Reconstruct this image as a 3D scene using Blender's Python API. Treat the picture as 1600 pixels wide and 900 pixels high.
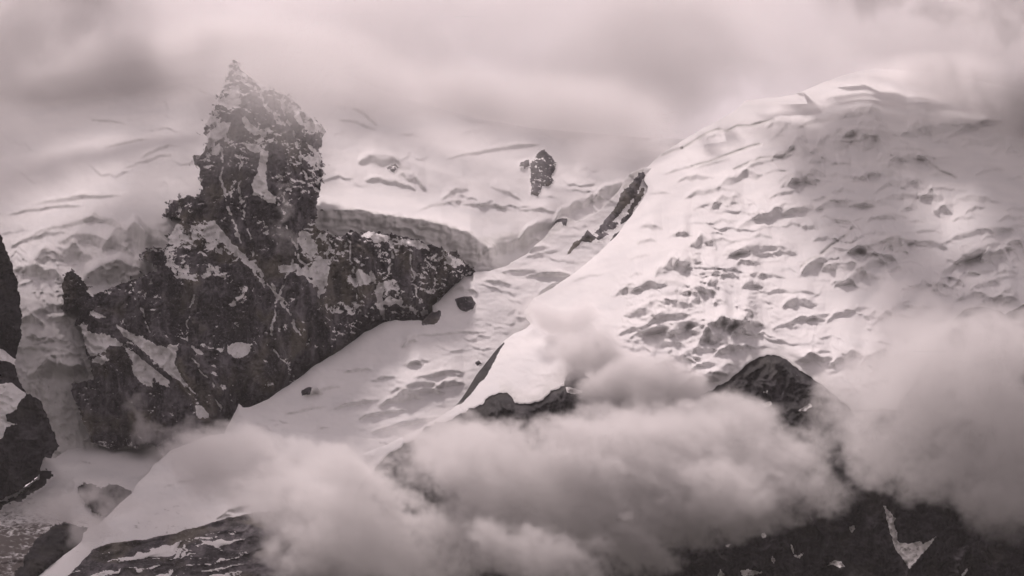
import bpy, math
import numpy as np

# ------------------------------------------------------------------ camera, sky, sun, exposure
for o in list(bpy.data.objects):
    bpy.data.objects.remove(o)
scene = bpy.context.scene
HFOV = math.radians(15.0)
PITCH = math.radians(12.0)
CAM = np.array([0.0, 0.0, 1100.0])
cam_d = bpy.data.cameras.new('camera')
cam = bpy.data.objects.new('camera', cam_d)
scene.collection.objects.link(cam)
cam.location = CAM
cam.rotation_euler = (math.pi / 2 + PITCH, 0, 0)
cam_d.angle = HFOV
cam_d.clip_start = 1.0
cam_d.clip_end = 60000.0
scene.camera = cam

SUN_EL = math.radians(60)
SUN_AZ = math.radians(-24)          # 0 = straight behind the mountain, negative = to the left
SUN_DIR = np.array([math.cos(SUN_EL) * math.sin(SUN_AZ), math.cos(SUN_EL) * math.cos(SUN_AZ), math.sin(SUN_EL)])
world = bpy.data.worlds.new('World')
scene.world = world
world.use_nodes = True
wn = world.node_tree
wn.nodes.clear()
sky = wn.nodes.new('ShaderNodeTexSky')
sky.sky_type = 'NISHITA'
sky.sun_disc = False
sky.sun_elevation = SUN_EL
sky.sun_rotation = SUN_AZ
sky.altitude = 1100
sky.air_density = 1.0
sky.dust_density = 3.0
hs = wn.nodes.new('ShaderNodeHueSaturation')      # an overcast sky is nearly colourless
hs.inputs['Saturation'].default_value = 0.10
mx = wn.nodes.new('ShaderNodeMix')
mx.data_type = 'RGBA'
mx.blend_type = 'MULTIPLY'
mx.inputs[0].default_value = 1.0
mx.inputs[7].default_value = (1.0, 0.825, 0.835, 1)
bg = wn.nodes.new('ShaderNodeBackground')
bg.inputs['Strength'].default_value = 0.14
wo = wn.nodes.new('ShaderNodeOutputWorld')
wn.links.new(sky.outputs[0], hs.inputs['Color'])
wn.links.new(hs.outputs[0], mx.inputs[6])
wn.links.new(mx.outputs[2], bg.inputs['Color'])
wn.links.new(bg.outputs[0], wo.inputs['Surface'])

sun_d = bpy.data.lights.new('sun', 'SUN')
sun_d.energy = 3.1
sun_d.angle = math.radians(7.0)
sun_d.color = (1.0, 0.865, 0.85)
sun = bpy.data.objects.new('sun', sun_d)
scene.collection.objects.link(sun)
from mathutils import Vector
sun.rotation_euler = Vector(-SUN_DIR).to_track_quat('-Z', 'Y').to_euler()
sun.location = (0, 5000, 6000)

scene.view_settings.view_transform = 'Standard'
scene.view_settings.look = 'None'
scene.view_settings.gamma = 1.0
scene.view_settings.use_curve_mapping = False
scene.view_settings.exposure = -0.06
scene.render.engine = 'CYCLES'
scene.cycles.use_denoising = True
scene.cycles.use_adaptive_sampling = True
scene.cycles.adaptive_threshold = 0.04
scene.cycles.adaptive_min_samples = 16
scene.cycles.max_bounces = 8
scene.cycles.diffuse_bounces = 2
scene.cycles.volume_bounces = 2
scene.cycles.volume_step_rate = 3.5
scene.cycles.volume_max_steps = 256

# ------------------------------------------------------------------ helpers
TH = math.tan(HFOV / 2)
FWD = np.array([0.0, math.cos(PITCH), math.sin(PITCH)])
UP = np.array([0.0, -math.sin(PITCH), math.cos(PITCH)])
MPP = 2 * 9000 * TH / 1600          # metres for one photograph pixel at 9 km


def at(px, py, d):
    """point at distance d (m) along the viewing axis that lies on the line of sight (px, py) of the 1600x900 photograph"""
    px = np.asarray(px, float); py = np.asarray(py, float); d = np.asarray(d, float)
    xc = (px - 800) / 800 * TH
    yc = (450 - py) / 800 * TH
    return CAM + d[..., None] * (FWD + yc[..., None] * UP + np.stack([xc, 0 * xc, 0 * xc], -1))


rng0 = np.random.RandomState(7)
PERM = np.concatenate([rng0.permutation(256)] * 3).astype(np.int64)
ANG = rng0.rand(256) * 2 * np.pi
GX, GY = np.cos(ANG), np.sin(ANG)


def perlin(x, y, seed=0):
    x = np.asarray(x, float) + seed * 17.31; y = np.asarray(y, float) - seed * 9.77
    xi = np.floor(x).astype(np.int64); yi = np.floor(y).astype(np.int64)
    xf = x - xi; yf = y - yi
    u = xf * xf * xf * (xf * (xf * 6 - 15) + 10); v = yf * yf * yf * (yf * (yf * 6 - 15) + 10)

    def g(ix, iy, dx, dy):
        h = PERM[(PERM[ix & 255] + iy) & 255]
        return GX[h] * dx + GY[h] * dy
    a = g(xi, yi, xf, yf); b = g(xi + 1, yi, xf - 1, yf)
    c = g(xi, yi + 1, xf, yf - 1); d = g(xi + 1, yi + 1, xf - 1, yf - 1)
    return ((a + u * (b - a)) * (1 - v) + (c + u * (d - c)) * v) * 1.5


def fbm(x, y, octaves=5, seed=0, gain=0.5):
    s = 0.0; a = 1.0; n = 0.0
    for i in range(octaves):
        s = s + a * perlin(x, y, seed + i * 3); n += a
        x = x * 2.03; y = y * 2.03; a *= gain
    return s / n * 1.3


def ridged(x, y, octaves=5, seed=0, gain=0.5):
    s = 0.0; a = 1.0; n = 0.0; w = 1.0
    for i in range(octaves):
        r = (1 - np.abs(perlin(x, y, seed + i * 5))) ** 2 * w
        s = s + a * r; n += a; w = np.clip(r * 1.6, 0, 1)
        x = x * 2.07; y = y * 2.07; a *= gain
    return s / n


def sstep(a, b, x):
    t = np.clip((x - a) / (b - a), 0, 1)
    return t * t * (3 - 2 * t)


def sdf(poly, px, py):
    """signed distance in photograph pixels to a closed outline, negative inside"""
    P = np.asarray(poly, float); Q = np.roll(P, -1, 0)
    d2 = np.full(px.shape, 1e12); ins = np.zeros(px.shape, bool)
    for (ax, ay), (bx, by) in zip(P, Q):
        ex, ey = bx - ax, by - ay
        t = np.clip(((px - ax) * ex + (py - ay) * ey) / (ex * ex + ey * ey + 1e-9), 0, 1)
        d2 = np.minimum(d2, (px - ax - t * ex) ** 2 + (py - ay - t * ey) ** 2)
        c = (ay > py) != (by > py)
        if ey != 0:
            ins ^= c & (px < ex * (py - ay) / ey + ax)
    return np.where(ins, -1, 1) * np.sqrt(d2)


def line_dist(pts, px, py):
    P = np.asarray(pts, float)
    d2 = np.full(px.shape, 1e12)
    for (ax, ay), (bx, by) in zip(P[:-1], P[1:]):
        ex, ey = bx - ax, by - ay
        t = np.clip(((px - ax) * ex + (py - ay) * ey) / (ex * ex + ey * ey + 1e-9), 0, 1)
        d2 = np.minimum(d2, (px - ax - t * ex) ** 2 + (py - ay - t * ey) ** 2)
    return np.sqrt(d2)


def tps(ctrl, px, py):
    """smooth surface through (px, py, depth) control points"""
    C = np.asarray(ctrl, float); n = len(C)
    X = C[:, :2] / 400.0

    def U(r2):
        return 0.5 * r2 * np.log(r2 + 1e-12)
    K = U(((X[:, None] - X[None]) ** 2).sum(-1)) + 0.02 * np.eye(n)
    Pm = np.c_[np.ones(n), X]
    A = np.zeros((n + 3, n + 3)); A[:n, :n] = K; A[:n, n:] = Pm; A[n:, :n] = Pm.T
    w = np.linalg.solve(A, np.r_[C[:, 2], 0, 0, 0])
    x = px / 400.0; y = py / 400.0
    out = w[n] + w[n + 1] * x + w[n + 2] * y
    for i in range(n):
        out = out + w[i] * U((x - X[i, 0]) ** 2 + (y - X[i, 1]) ** 2)
    return out


def blur(a, r):
    for _ in range(2):
        for ax in (0, 1):
            p = np.pad(a, [(r + 1, r) if i == ax else (0, 0) for i in (0, 1)], mode='edge')
            c = np.cumsum(p, axis=ax)
            n = a.shape[ax]
            a = (np.take(c, np.arange(n) + 2 * r + 1, ax) - np.take(c, np.arange(n), ax)) / (2 * r + 1)
    return a


def grid(x0, x1, y0, y1, step):
    return np.meshgrid(np.arange(x0, x1 + step, step), np.arange(y0, y1 + step, step))


def scarps(items, px, py, k, seed=0):
    """ice steps: (x, y of the middle of the face, half width, height, tilt). A steep face below a lip that falls back into the slope above it."""
    off = np.zeros(px.shape); face = np.zeros(px.shape)
    for i, (x0, y0, hw, h, tl) in enumerate(items):
        m = 3.0 * h + 8
        js = np.where((px[0] > x0 - hw * 1.1 - 2) & (px[0] < x0 + hw * 1.1 + 2))[0]
        ext = abs(tl) * hw
        iy = np.where((py[:, 0] > y0 - h - 7 * h - ext - 6) & (py[:, 0] < y0 + h + ext + 8))[0]
        if len(js) < 2 or len(iy) < 2:
            continue
        sl = (slice(iy[0], iy[-1] + 1), slice(js[0], js[-1] + 1))
        X = px[sl]; Y = py[sl]
        u = (X - x0) / hw
        n1 = perlin(X / (hw * 0.5 + 4), X * 0 + i * 3.7, seed + 1); n2 = perlin(X / 6.0, X * 0 + i * 5.1, seed + 2)
        n3 = perlin(X / (hw * 0.35 + 3), X * 0 + i * 7.9, seed + 3)
        hh = h * np.clip(1 - np.abs(u) ** 2.2, 0, 1) ** 0.6 * (1 + 0.5 * n1 + 0.2 * min(1.0, 7.0 / h) * n2) * (0.65 + 0.5 * ((i * 0.618) % 1)) + 1e-3
        bot = y0 + h * 0.5 + tl * (X - x0) + h * 0.35 * n3 + h * 0.25 * u * u
        lip = bot - hh
        s = lip - Y
        sm = y0 - h * 0.5 + tl * (X - x0) + h * 0.25 * u * u - Y
        A = (k - 0.05) * hh * MPP
        As = (k - 0.05) * h * np.clip(1 - u * u, 0, 1) ** 1.5 * MPP * 0.8
        L = min(2.2 * h, 26.0)
        below = np.clip(1 + s / hh, 0, 1)
        w = sstep(0, 1, s / (0.35 * h + 2))
        tail = A * (1 - w) + As * w * np.clip(1 - np.maximum(sm, 0) / (3.2 * L), 0, 1) ** 2
        d = np.where(s < 0, -A * below, -tail)
        off[sl] += d
        face[sl] = np.maximum(face[sl], np.where((s < 0) & (s > -hh) & (hh > 1.5), 1.0, 0.0))
    return off, face


def terraces(px, py, lam, k, seed, width=0.3, tilt=0.0, warp=1.0, cover=0.0, stretch=2.5):
    """rows of small crevasse steps with finite lengths"""
    V = (900 - py) + tilt * px
    ph = V / lam + warp * fbm(px / (lam * stretch), V / (lam * 1.7), 3, seed) + 0.35 * perlin(px / (lam * 0.6), V / (lam * 0.6), seed + 9)
    c = np.floor(ph); f = ph - c
    amp = sstep(-0.1, 0.35, perlin(px / (lam * stretch * 0.9), c * 1.37, seed + 4) + 0.25 * perlin(px / (lam * 1.5), c * 2.1, seed + 6) + cover)
    A = k * lam * width * MPP * amp
    prof = np.where(f < width, f / width, ((1 - f) / (1 - width)) ** 1.4)
    return -A * prof, amp * (f < width)


def rock_relief(X, V, seed, big=1.0):
    """ribs, gullies, slabs and ledges of a rock face: (relief in m, small relief)"""
    wx = X + 30 * fbm(X / 120, V / 120, 3, seed); wv = V + 30 * fbm(X / 120, V / 120, 3, seed + 1)
    det = big * (-60 * ridged((wx + 0.30 * wv) / 120, wv / 330, 4, seed + 2, 0.5) - 34 * ridged((wx - 0.45 * wv) / 70, wv / 150, 4, seed + 6, 0.55)) - 17 * ridged(wx / 26, wv / 60, 3, seed + 10, 0.6)
    fine = np.zeros(X.shape)
    for lam, a, tl, sd in ((30.0, 11.0, 0.5, 14), (17.0, 8.0, -0.35, 17), (9.0, 5.0, 0.25, 21)):
        led = (V + tl * wx + lam * 1.1 * fbm(X / (lam * 3), V / (lam * 2), 3, seed + sd)) / lam
        f = led - np.floor(led)
        fine = fine + a * np.where(f < 0.7, -f / 0.7, (f - 1) / 0.3) * sstep(-0.25, 0.25, fbm(X / (lam * 4), V / (lam * 3), 3, seed + sd + 1))
    fine = fine + 7 * fbm(X / 11, V / 11, 3, seed + 30, 0.6)
    return det + fine, fine


def obj_from(name, co, faces, normals, attrs, mat, parent=None):
    me = bpy.data.meshes.new(name)
    used = np.unique(faces)
    remap = np.full(len(co), -1, np.int64); remap[used] = np.arange(len(used))
    f = remap[faces].astype(np.int32); v = co[used]
    org = np.array([v[:, 0].mean(), v[:, 1].mean(), v[:, 2].min()])
    me.vertices.add(len(v)); me.vertices.foreach_set('co', (v - org).astype(np.float32).ravel())
    me.loops.add(f.size); me.loops.foreach_set('vertex_index', f.ravel())
    me.polygons.add(len(f)); me.polygons.foreach_set('loop_start', np.arange(0, f.size, 4, dtype=np.int32))
    for k, a in attrs.items():
        at_ = me.attributes.new(k, 'FLOAT', 'POINT'); at_.data.foreach_set('value', a[used].astype(np.float32))
    me.update(calc_edges=True)
    me.validate()
    me.polygons.foreach_set('use_smooth', np.ones(len(me.polygons), bool))
    if len(v) == len(me.vertices):
        me.normals_split_custom_set_from_vertices(normals[used].astype(np.float32))
    me.materials.append(mat)
    o = bpy.data.objects.new(name, me)
    scene.collection.objects.link(o)
    o.location = org
    if parent is not None:
        o.parent = parent
        o.location = org - np.array(parent.location)
    return o


SHEETS = []


def surface_depth(px, py):
    """distance of the terrain seen along a line of sight"""
    best = 1e9
    for gx, gy, D, s in SHEETS:
        j = int(round((px - gx[0, 0]) / (gx[0, 1] - gx[0, 0]))); i = int(round((py - gy[0, 0]) / (gy[1, 0] - gy[0, 0])))
        if 0 <= i < D.shape[0] and 0 <= j < D.shape[1] and s[i, j] < 0:
            best = min(best, float(D[i, j]))
    if best > 1e8:                                          # above every crest: level with the farthest body there
        for gx, gy, D, s in SHEETS:
            j = int(np.clip(round((px - gx[0, 0]) / (gx[0, 1] - gx[0, 0])), 0, D.shape[1] - 1)); i = int(np.clip(round((py - gy[0, 0]) / (gy[1, 0] - gy[0, 0])), 0, D.shape[0] - 1))
            if abs(gx[i, j] - px) < 40 and abs(gy[i, j] - py) < 60: best = max(best if best < 1e8 else 0, float(D[i, j]))
    return best


def sheet(name, px, py, D, s, attrs, mat, parts=(), label=None, skirt=300.0):
    """relief body. s = signed distance (px) to its outline; parts = [(name, boolean mask on the grid, top-level name or None)]"""
    SHEETS.append((px, py, D, s))
    h, w = px.shape
    idx = np.arange(h * w).reshape(h, w)
    q = np.stack([idx[:-1, :-1], idx[1:, :-1], idx[1:, 1:], idx[:-1, 1:]], -1).reshape(-1, 4)
    ins = (s < 0).ravel()
    keep = ins[q].any(1)
    q = q[keep]
    gy, gx = np.gradient(s, py[1, 0] - py[0, 0], px[0, 1] - px[0, 0])
    gl = np.maximum(gx * gx + gy * gy, 0.2)
    mv = np.where(s > 0, np.minimum(s, 4.0), 0)
    px2 = px - mv * gx / gl; py2 = py - mv * gy / gl
    co = at(px2, py2, D).reshape(-1, 3)
    a, b, c, d = (co[q[:, i]] for i in range(4))
    fn = np.cross(c - a, d - b)
    vn = np.stack([sum(np.bincount(q[:, i], fn[:, k], h * w) for i in range(4)) for k in range(3)], -1)
    vn /= np.maximum(np.linalg.norm(vn, axis=1, keepdims=True), 1e-9)
    at_flat = {k: np.broadcast_to(v, px.shape).reshape(-1) for k, v in attrs.items()}
    owner = np.zeros(len(q), int)
    for i, (pn, pm) in enumerate(parts):
        m = pm.ravel()[q].mean(1) > 0.5
        owner[m] = i + 1
    # a back side for the rim, so that the body has thickness behind its outline
    e = np.concatenate([q[:, [0, 1]], q[:, [1, 2]], q[:, [2, 3]], q[:, [3, 0]]])
    key = np.sort(e, 1); kk = key[:, 0] * (h * w) + key[:, 1]
    u, first, cnt = np.unique(kk, return_index=True, return_counts=True)
    be = e[first[cnt == 1]]
    bv = np.unique(be); nb = len(bv)
    mp = np.full(h * w, -1); mp[bv] = np.arange(nb)
    front = co[bv]
    nx = (gx / np.sqrt(gl)).ravel()[bv]; ny = (gy / np.sqrt(gl)).ravel()[bv]
    back = at(px2.ravel()[bv] - 14 * nx, py2.ravel()[bv] - 14 * ny, D.ravel()[bv] + skirt)
    base = len(co)
    co2 = np.vstack([co, front, back])
    sq = np.stack([base + mp[be[:, 1]], base + mp[be[:, 0]], base + nb + mp[be[:, 0]], base + nb + mp[be[:, 1]]], -1)
    sn = np.cross(co2[sq[:, 1]] - co2[sq[:, 0]], co2[sq[:, 3]] - co2[sq[:, 0]])
    vs = np.zeros((2 * nb, 3))
    for i in range(4):
        for k in range(3):
            vs[:, k] += np.bincount(sq[:, i] - base, sn[:, k], 2 * nb)
    vs /= np.maximum(np.linalg.norm(vs, axis=1, keepdims=True), 1e-9)
    vn2 = np.vstack([vn, vs])
    at2 = {k: np.concatenate([v, v[bv], v[bv]]) for k, v in at_flat.items()}
    root = obj_from(name, co2, np.vstack([q[owner == 0], sq]), vn2, at2, mat)
    root['kind'] = 'structure'
    if label:
        root['label'] = label
    for i, (pn, pm) in enumerate(parts):
        if (owner == i + 1).sum() > 3:
            obj_from(pn, co2, q[owner == i + 1], vn2, at2, mat, root)
    return root


# ------------------------------------------------------------------ material of the mountain: snow, ice and rock
def mountain_material(name, rock_a, rock_b, rock_c):
    m = bpy.data.materials.new(name); m.use_nodes = True
    nt = m.node_tree; N = nt.nodes; L = nt.links; N.clear()
    out = N.new('ShaderNodeOutputMaterial'); bs = N.new('ShaderNodeBsdfPrincipled')
    L.new(bs.outputs[0], out.inputs[0])
    geo = N.new('ShaderNodeNewGeometry')

    def attr(n):
        a = N.new('ShaderNodeAttribute'); a.attribute_name = n; return a.outputs['Fac']

    def noise(scale, detail, rough=0.6, stretch=None, dist=0.0):
        t = N.new('ShaderNodeTexNoise'); t.inputs['Scale'].default_value = scale
        t.inputs['Detail'].default_value = detail; t.inputs['Roughness'].default_value = rough
        t.inputs['Distortion'].default_value = dist
        if stretch:
            mp = N.new('ShaderNodeMapping'); mp.inputs['Scale'].default_value = stretch
            L.new(geo.outputs['Position'], mp.inputs['Vector']); L.new(mp.outputs[0], t.inputs['Vector'])
        else:
            L.new(geo.outputs['Position'], t.inputs['Vector'])
        return t.outputs['Fac']

    def mth(op, a, b=None, c=None):
        n = N.new('ShaderNodeMath'); n.operation = op
        for i, v in enumerate((a, b, c)):
            if v is None: continue
            if isinstance(v, (int, float)): n.inputs[i].default_value = v
            else: L.new(v, n.inputs[i])
        return n.outputs[0]

    def smooth(v, a, b):
        n = N.new('ShaderNodeMapRange'); n.interpolation_type = 'SMOOTHSTEP'
        L.new(v, n.inputs[0]); n.inputs[1].default_value = a; n.inputs[2].default_value = b
        return n.outputs[0]

    def mix(f, a, b):
        n = N.new('ShaderNodeMix'); n.data_type = 'RGBA'
        if isinstance(f, (int, float)): n.inputs[0].default_value = f
        else: L.new(f, n.inputs[0])
        for i, v in ((6, a), (7, b)):
            if isinstance(v, tuple): n.inputs[i].default_value = v
            else: L.new(v, n.inputs[i])
        return n.outputs[2]
    fine = noise(0.16, 2, 0.65)
    speck = noise(0.075, 3, 0.7, (1, 0.6, 1.15))
    rock = smooth(mth('ADD', attr('rock'), mth('MULTIPLY', mth('SUBTRACT', fine, 0.5), 0.9)), 0.44, 0.56)
    dust = smooth(mth('ADD', attr('dust'), mth('MULTIPLY', mth('SUBTRACT', speck, 0.5), 1.15)), 0.46, 0.54)
    rockmask = mth('MULTIPLY', rock, mth('SUBTRACT', 1.0, dust))
    # rock colour: grey gneiss with rusty and greenish stains, streaked down the face
    big = noise(0.009, 1, 0.6); streak = noise(0.03, 2, 0.7, (1.6, 1.0, 0.35))
    rc = mix(smooth(streak, 0.35, 0.65), rock_a, rock_b)
    rc = mix(mth('MULTIPLY', smooth(big, 0.5, 0.66), 0.75), rc, rock_c)
    ribs = noise(0.011, 2, 0.55, (1.7, 0.6, 0.45))
    rc = mix(mth('MULTIPLY', smooth(ribs, 0.54, 0.40), 0.7), rc, tuple(x * 0.55 for x in rock_a[:3]) + (1,))
    rc = mix(mth('MULTIPLY', smooth(fine, 0.52, 0.75), 0.5), rc, tuple(min(1, x * 1.9) for x in rock_b[:3]) + (1,))
    # snow, dirt, and old ice whose grey also holds shade of steep faces
    sn = mix(smooth(big, 0.35, 0.7), (0.86, 0.85, 0.85, 1), (0.80, 0.795, 0.80, 1))
    icen = streak
    ic = mix(smooth(icen, 0.3, 0.7), (0.56, 0.56, 0.54, 1), (0.76, 0.75, 0.74, 1))
    sn = mix(mth('MULTIPLY', attr('ice'), 0.9), sn, ic)
    dn = smooth(mth('ADD', mth('MULTIPLY', attr('dirt'), 1.0), mth('MULTIPLY', mth('SUBTRACT', speck, 0.5), 1.6)), 0.3, 0.75)
    sn = mix(dn, sn, (0.13, 0.115, 0.11, 1))
    col = mix(rockmask, sn, rc)
    L.new(col, bs.inputs['Base Color'])
    bs.inputs['Roughness'].default_value = 0.85
    bs.inputs['Specular IOR Level'].default_value = 0.15
    return m


MAT = mountain_material('snow_ice_and_grey_rock', (0.045, 0.042, 0.049, 1), (0.16, 0.15, 0.163, 1), (0.14, 0.128, 0.10, 1))

MAT_DARK = mountain_material('snow_ice_and_dark_rock', (0.012, 0.011, 0.014, 1), (0.040, 0.036, 0.042, 1), (0.036, 0.033, 0.029, 1))  # darker rock tones, for dome cliffs, buttress and valley glacier

OUT_R = [(364, 94), (368, 95), (374, 108), (387, 119), (402, 129), (418, 138), (434, 145), (450, 152), (462, 161), (472, 173), (486, 185), (498, 195), (508, 206), (500, 210), (502, 226), (498, 234),
         (502, 250), (502, 280), (500, 296), (498, 304), (494, 314), (493, 340), (492, 352), (496, 360), (508, 362), (520, 370), (540, 368), (549, 360), (562, 367), (577, 362), (600, 366), (630, 370), (652, 376),
         (666, 382), (690, 388), (700, 396), (712, 396), (722, 408), (738, 421), (742, 434), (720, 462), (690, 500), (620, 530), (520, 590), (440, 660), (360, 720), (260, 715), (245, 697), (220, 690), (215, 700), (196, 696),
         (181, 703), (143, 690), (142, 680), (130, 660), (128, 650), (118, 628), (112, 612), (114, 600), (146, 594), (144, 576), (138, 557), (133, 540), (128, 512), (118, 508), (120, 500), (128, 490), (124, 480),
         (118, 474), (104, 487), (97, 484), (100, 468), (97, 446), (104, 428), (112, 424), (122, 431), (136, 450), (140, 462), (165, 454), (190, 444), (212, 438), (230, 429), (246, 424), (244, 414), (232, 408),
         (224, 400), (228, 393), (244, 394), (258, 392), (266, 370), (276, 352), (290, 342), (278, 338), (260, 338), (266, 314), (281, 314), (294, 307), (312, 308), (314, 300), (318, 294), (314, 288), (312, 276),
         (314, 262), (318, 248), (306, 257), (328, 222), (325, 215), (317, 207), (322, 196), (330, 180), (340, 160), (349, 134), (358, 114)]

# ------------------------------------------------------------------ far snowfield with ice cliffs, and the icefall on its left
px, py = grid(-160, 1120, 30, 730, 2.0)
X = px * MPP; V = (900 - py) * MPP
D = tps([(-160, 60, 10900), (0, 180, 10350), (0, 300, 9900), (0, 400, 9480), (150, 400, 9400), (262, 440, 9230), (100, 500, 9150), (80, 600, 9030),
         (130, 700, 8930), (300, 200, 10150), (300, 330, 9480), (500, 320, 9640), (500, 200, 10100), (366, 100, 10550), (735, 410, 9520),
         (650, 390, 9480), (860, 350, 9780), (1000, 280, 10080), (1100, 150, 10700), (650, 150, 10500), (860, 230, 10250), (200, 60, 10900),
         (600, 50, 11000), (1000, 50, 11100), (400, 450, 9230), (600, 600, 9200), (400, 650, 9050), (900, 500, 9500), (-160, 500, 9300)], px, py)
right = sstep(470, 540, px)
left = 1 - right
k = 2.2
soft = 26 * fbm(X / 420, V / 260, 4, 11) + 7 * fbm(X / 110, V / 50, 4, 15) + 2.2 * fbm(X / 22, V / 12, 3, 17)
cliffs = [(800, 376, 45, 20, -0.25), (850, 350, 40, 16, -0.35), (905, 318, 40, 16, -0.45), (960, 296, 35, 14, -0.25),
          (600, 250, 42, 16, 0.1), (645, 278, 22, 14, 0.5), (610, 285, 40, 8, 0.2), (710, 300, 22, 8, -0.4), (770, 235, 75, 6, -0.15), (790, 300, 25, 6, 0.4),
          (570, 178, 20, 10, 0.6), (558, 192, 30, 6, 0.3), (760, 320, 40, 6, 0.1), (690, 318, 40, 6, -0.2), (840, 328, 30, 5, 0.05), (640, 210, 20, 5, 0.1),
          # left lobe
          (215, 375, 58, 34, 0.16), (110, 350, 60, 9, -0.2), (60, 368, 45, 9, -0.25), (160, 342, 30, 12, 0.25), (150, 375, 60, 20, 0.15), (95, 398, 50, 22, -0.1),
          (185, 425, 55, 30, 0.0), (70, 325, 60, 7, -0.12), (120, 310, 70, 6, -0.1), (230, 250, 40, 6, -0.3), (250, 232, 30, 8, -0.35), (200, 222, 36, 4, -0.2), (170, 188, 30, 6, 0.1), (60, 425, 40, 14, 0.2),
          (95, 556, 42, 5, -0.1), (75, 545, 40, 6, 0.08), (90, 575, 48, 20, 0.0), (85, 530, 16, 9, 0.0), (52, 525, 12, 10, 0.2), (110, 500, 40, 12, 0.2), (75, 480, 30, 12, -0.2), (50, 500, 20, 12, 0.1)]
so, face = scarps(cliffs, px, py, k, 3)
lip0 = np.interp(px, [440, 488, 560, 620, 690, 735, 765, 800], [322, 325, 327, 336, 348, 364, 386, 402])
lip = lip0 + 3 * fbm(px / 26, py * 0, 3, 45) + 1.5 * perlin(px / 7, py * 0, 46)
bot = np.interp(px, [470, 488, 560, 640, 700, 740, 770, 800], [364, 367, 372, 386, 406, 424, 424, 416])
hh = np.maximum(bot - lip, 2); u_ = (bot - py) / hh
win = sstep(468, 492, px) * sstep(800, 765, px)
Ac = (k - 0.25) * np.maximum(bot - lip0, 2) * MPP * win
so = so - np.where(u_ < 1, Ac * np.clip(u_, 0, 1), Ac * np.clip(1 - np.maximum(lip0 - py, 0) / 46, 0, 1) ** 2)
wall = win * sstep(-0.02, 0.06, u_) * sstep(1.03, 0.96, u_)
so = so + wall * (4 * fbm((X + 14 * fbm(X / 40, V / 30, 2, 44)) / 60, (V + 16 * fbm(X / 50, V / 40, 3, 43)) / 9, 3, 47) - 8 * ridged((X + 22 * fbm(X / 40, V / 30, 3, 42)) / 34, V / 60, 4, 48) - 5 * sstep(0.45, 0.62, u_ + 0.25 * fbm(X / 60, V / 40, 3, 49)))
te, tf = terraces(px, py, 26, k * 0.8, 21, 0.22, 0.12, 1.2, -0.18, 4.0)
ic_m = sstep(330, 420, py) * (1 - sstep(200, 300, px))                       # the steep icefall
rough = sstep(585, 620, py) * (1 - sstep(150, 200, px))
te2, tf2 = terraces(px, py, 15, k, 27, 0.4, 0.1, 1.6, 0.2, 1.6)
D = D + soft + so + te * (1 - ic_m) * 0.8 + te2 * ic_m * 0.6 + ic_m * 12 * fbm(X / 45, V / 40, 4, 33) + rough * 16 * fbm(X / 26, V / 34, 4, 35)
out_f = [(735, 428), (690, 440), (600, 430), (480, 420), (400, 480), (300, 500), (250, 600), (280, 740), (60, 740), (-200, 700), (-200, 105), (-60, 118), (60, 122), (200, 96), (300, 82), (366, 70), (440, 84), (520, 108), (600, 142), (680, 168), (750, 186), (830, 200), (900, 206), (1000, 215), (1160, 220), (1160, 240), (1030, 300), (960, 340), (900, 380), (800, 440)]
s = sdf(out_f, px, py) + 0 * px
rock = np.zeros(px.shape); ice = np.clip(face * 0.6 + ic_m * 0.2 * (0.4 + tf2), 0, 1)
ice = np.maximum(ice, rough * 0.75)
# broad ice walls, the shade of their faces painted in with the ice grey
for poly in ([(492, 326), (560, 326), (620, 338), (690, 346), (735, 362), (765, 392), (740, 420), (700, 400), (640, 378), (560, 366), (495, 366)],
             [(745, 372), (800, 360), (835, 362), (825, 392), (760, 402)],
             [(205, 352), (262, 362), (266, 392), (225, 398), (205, 385)], [(160, 408), (225, 404), (224, 420), (200, 438), (165, 438), (148, 425)],
             [(45, 572), (85, 562), (140, 575), (147, 592), (130, 602), (60, 592)]):
    sp = sdf(poly, px, py) + 5 * perlin(px / 9, py / 9, 41)
    ice = np.maximum(ice, 0.8 * sstep(3, -5, sp))
outcrops = [[(812, 266), (813, 254), (826, 250), (827, 260)],
            [(828, 258), (840, 240), (850, 234), (858, 242), (870, 254), (868, 266), (862, 272), (864, 282), (858, 292), (848, 290), (840, 308), (830, 304), (830, 286)],
            [(603, 263), (617, 255), (625, 261), (614, 269)]]
parts = []
for i, poly in enumerate(outcrops):
    sp = sdf(poly, px, py) + (4 if i < 3 else 9) * fbm(px / 8, py / 8, 4, 51 + i, 0.7)
    rock = np.maximum(rock, sstep(3, -3, sp))
    D = D - (14 if i < 3 else 3) * sstep(4, -6, sp) - 14 * sstep(2, -4, sp) * ridged(X / 26, V / 34, 4, 60)
    parts.append(('rock_outcrop', sp < 2))
parts.append(('ice_cliff', sdf([(485, 322), (560, 320), (620, 332), (700, 342), (760, 380), (760, 420), (700, 420), (485, 372)], px, py) < 0))
parts.append(('ice_cliff', sdf([(200, 350), (265, 360), (270, 396), (225, 400), (200, 385)], px, py) < 0))
parts.append(('icefall', (ic_m > 0.5) & (px < 235)))
dust = 0.36 + 0.3 * fbm(px / 9, py / 12, 3, 63, 0.7)
# broken rock showing through the snow beside the spire
nr = sdf(OUT_R, px, py)
fe = fbm(px / 13, py / 10, 4, 64, 0.7) - np.clip(nr, 0, 40) / 34 - 0.16
rock = np.maximum(rock, sstep(-0.02, 0.05, fe) * (nr > -4) * sstep(470, 440, py) * sstep(110, 150, py))
D = D - 8 * sstep(0, 0.2, fe) * (nr > -4) * (nr < 40)
sheet('far_snowfield', px, py, D, s, dict(rock=rock, dust=dust, ice=ice, dirt=0.12 * rough), MAT, parts,
      'pale far snowfield rising behind the rock spire into the cloud')

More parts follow.
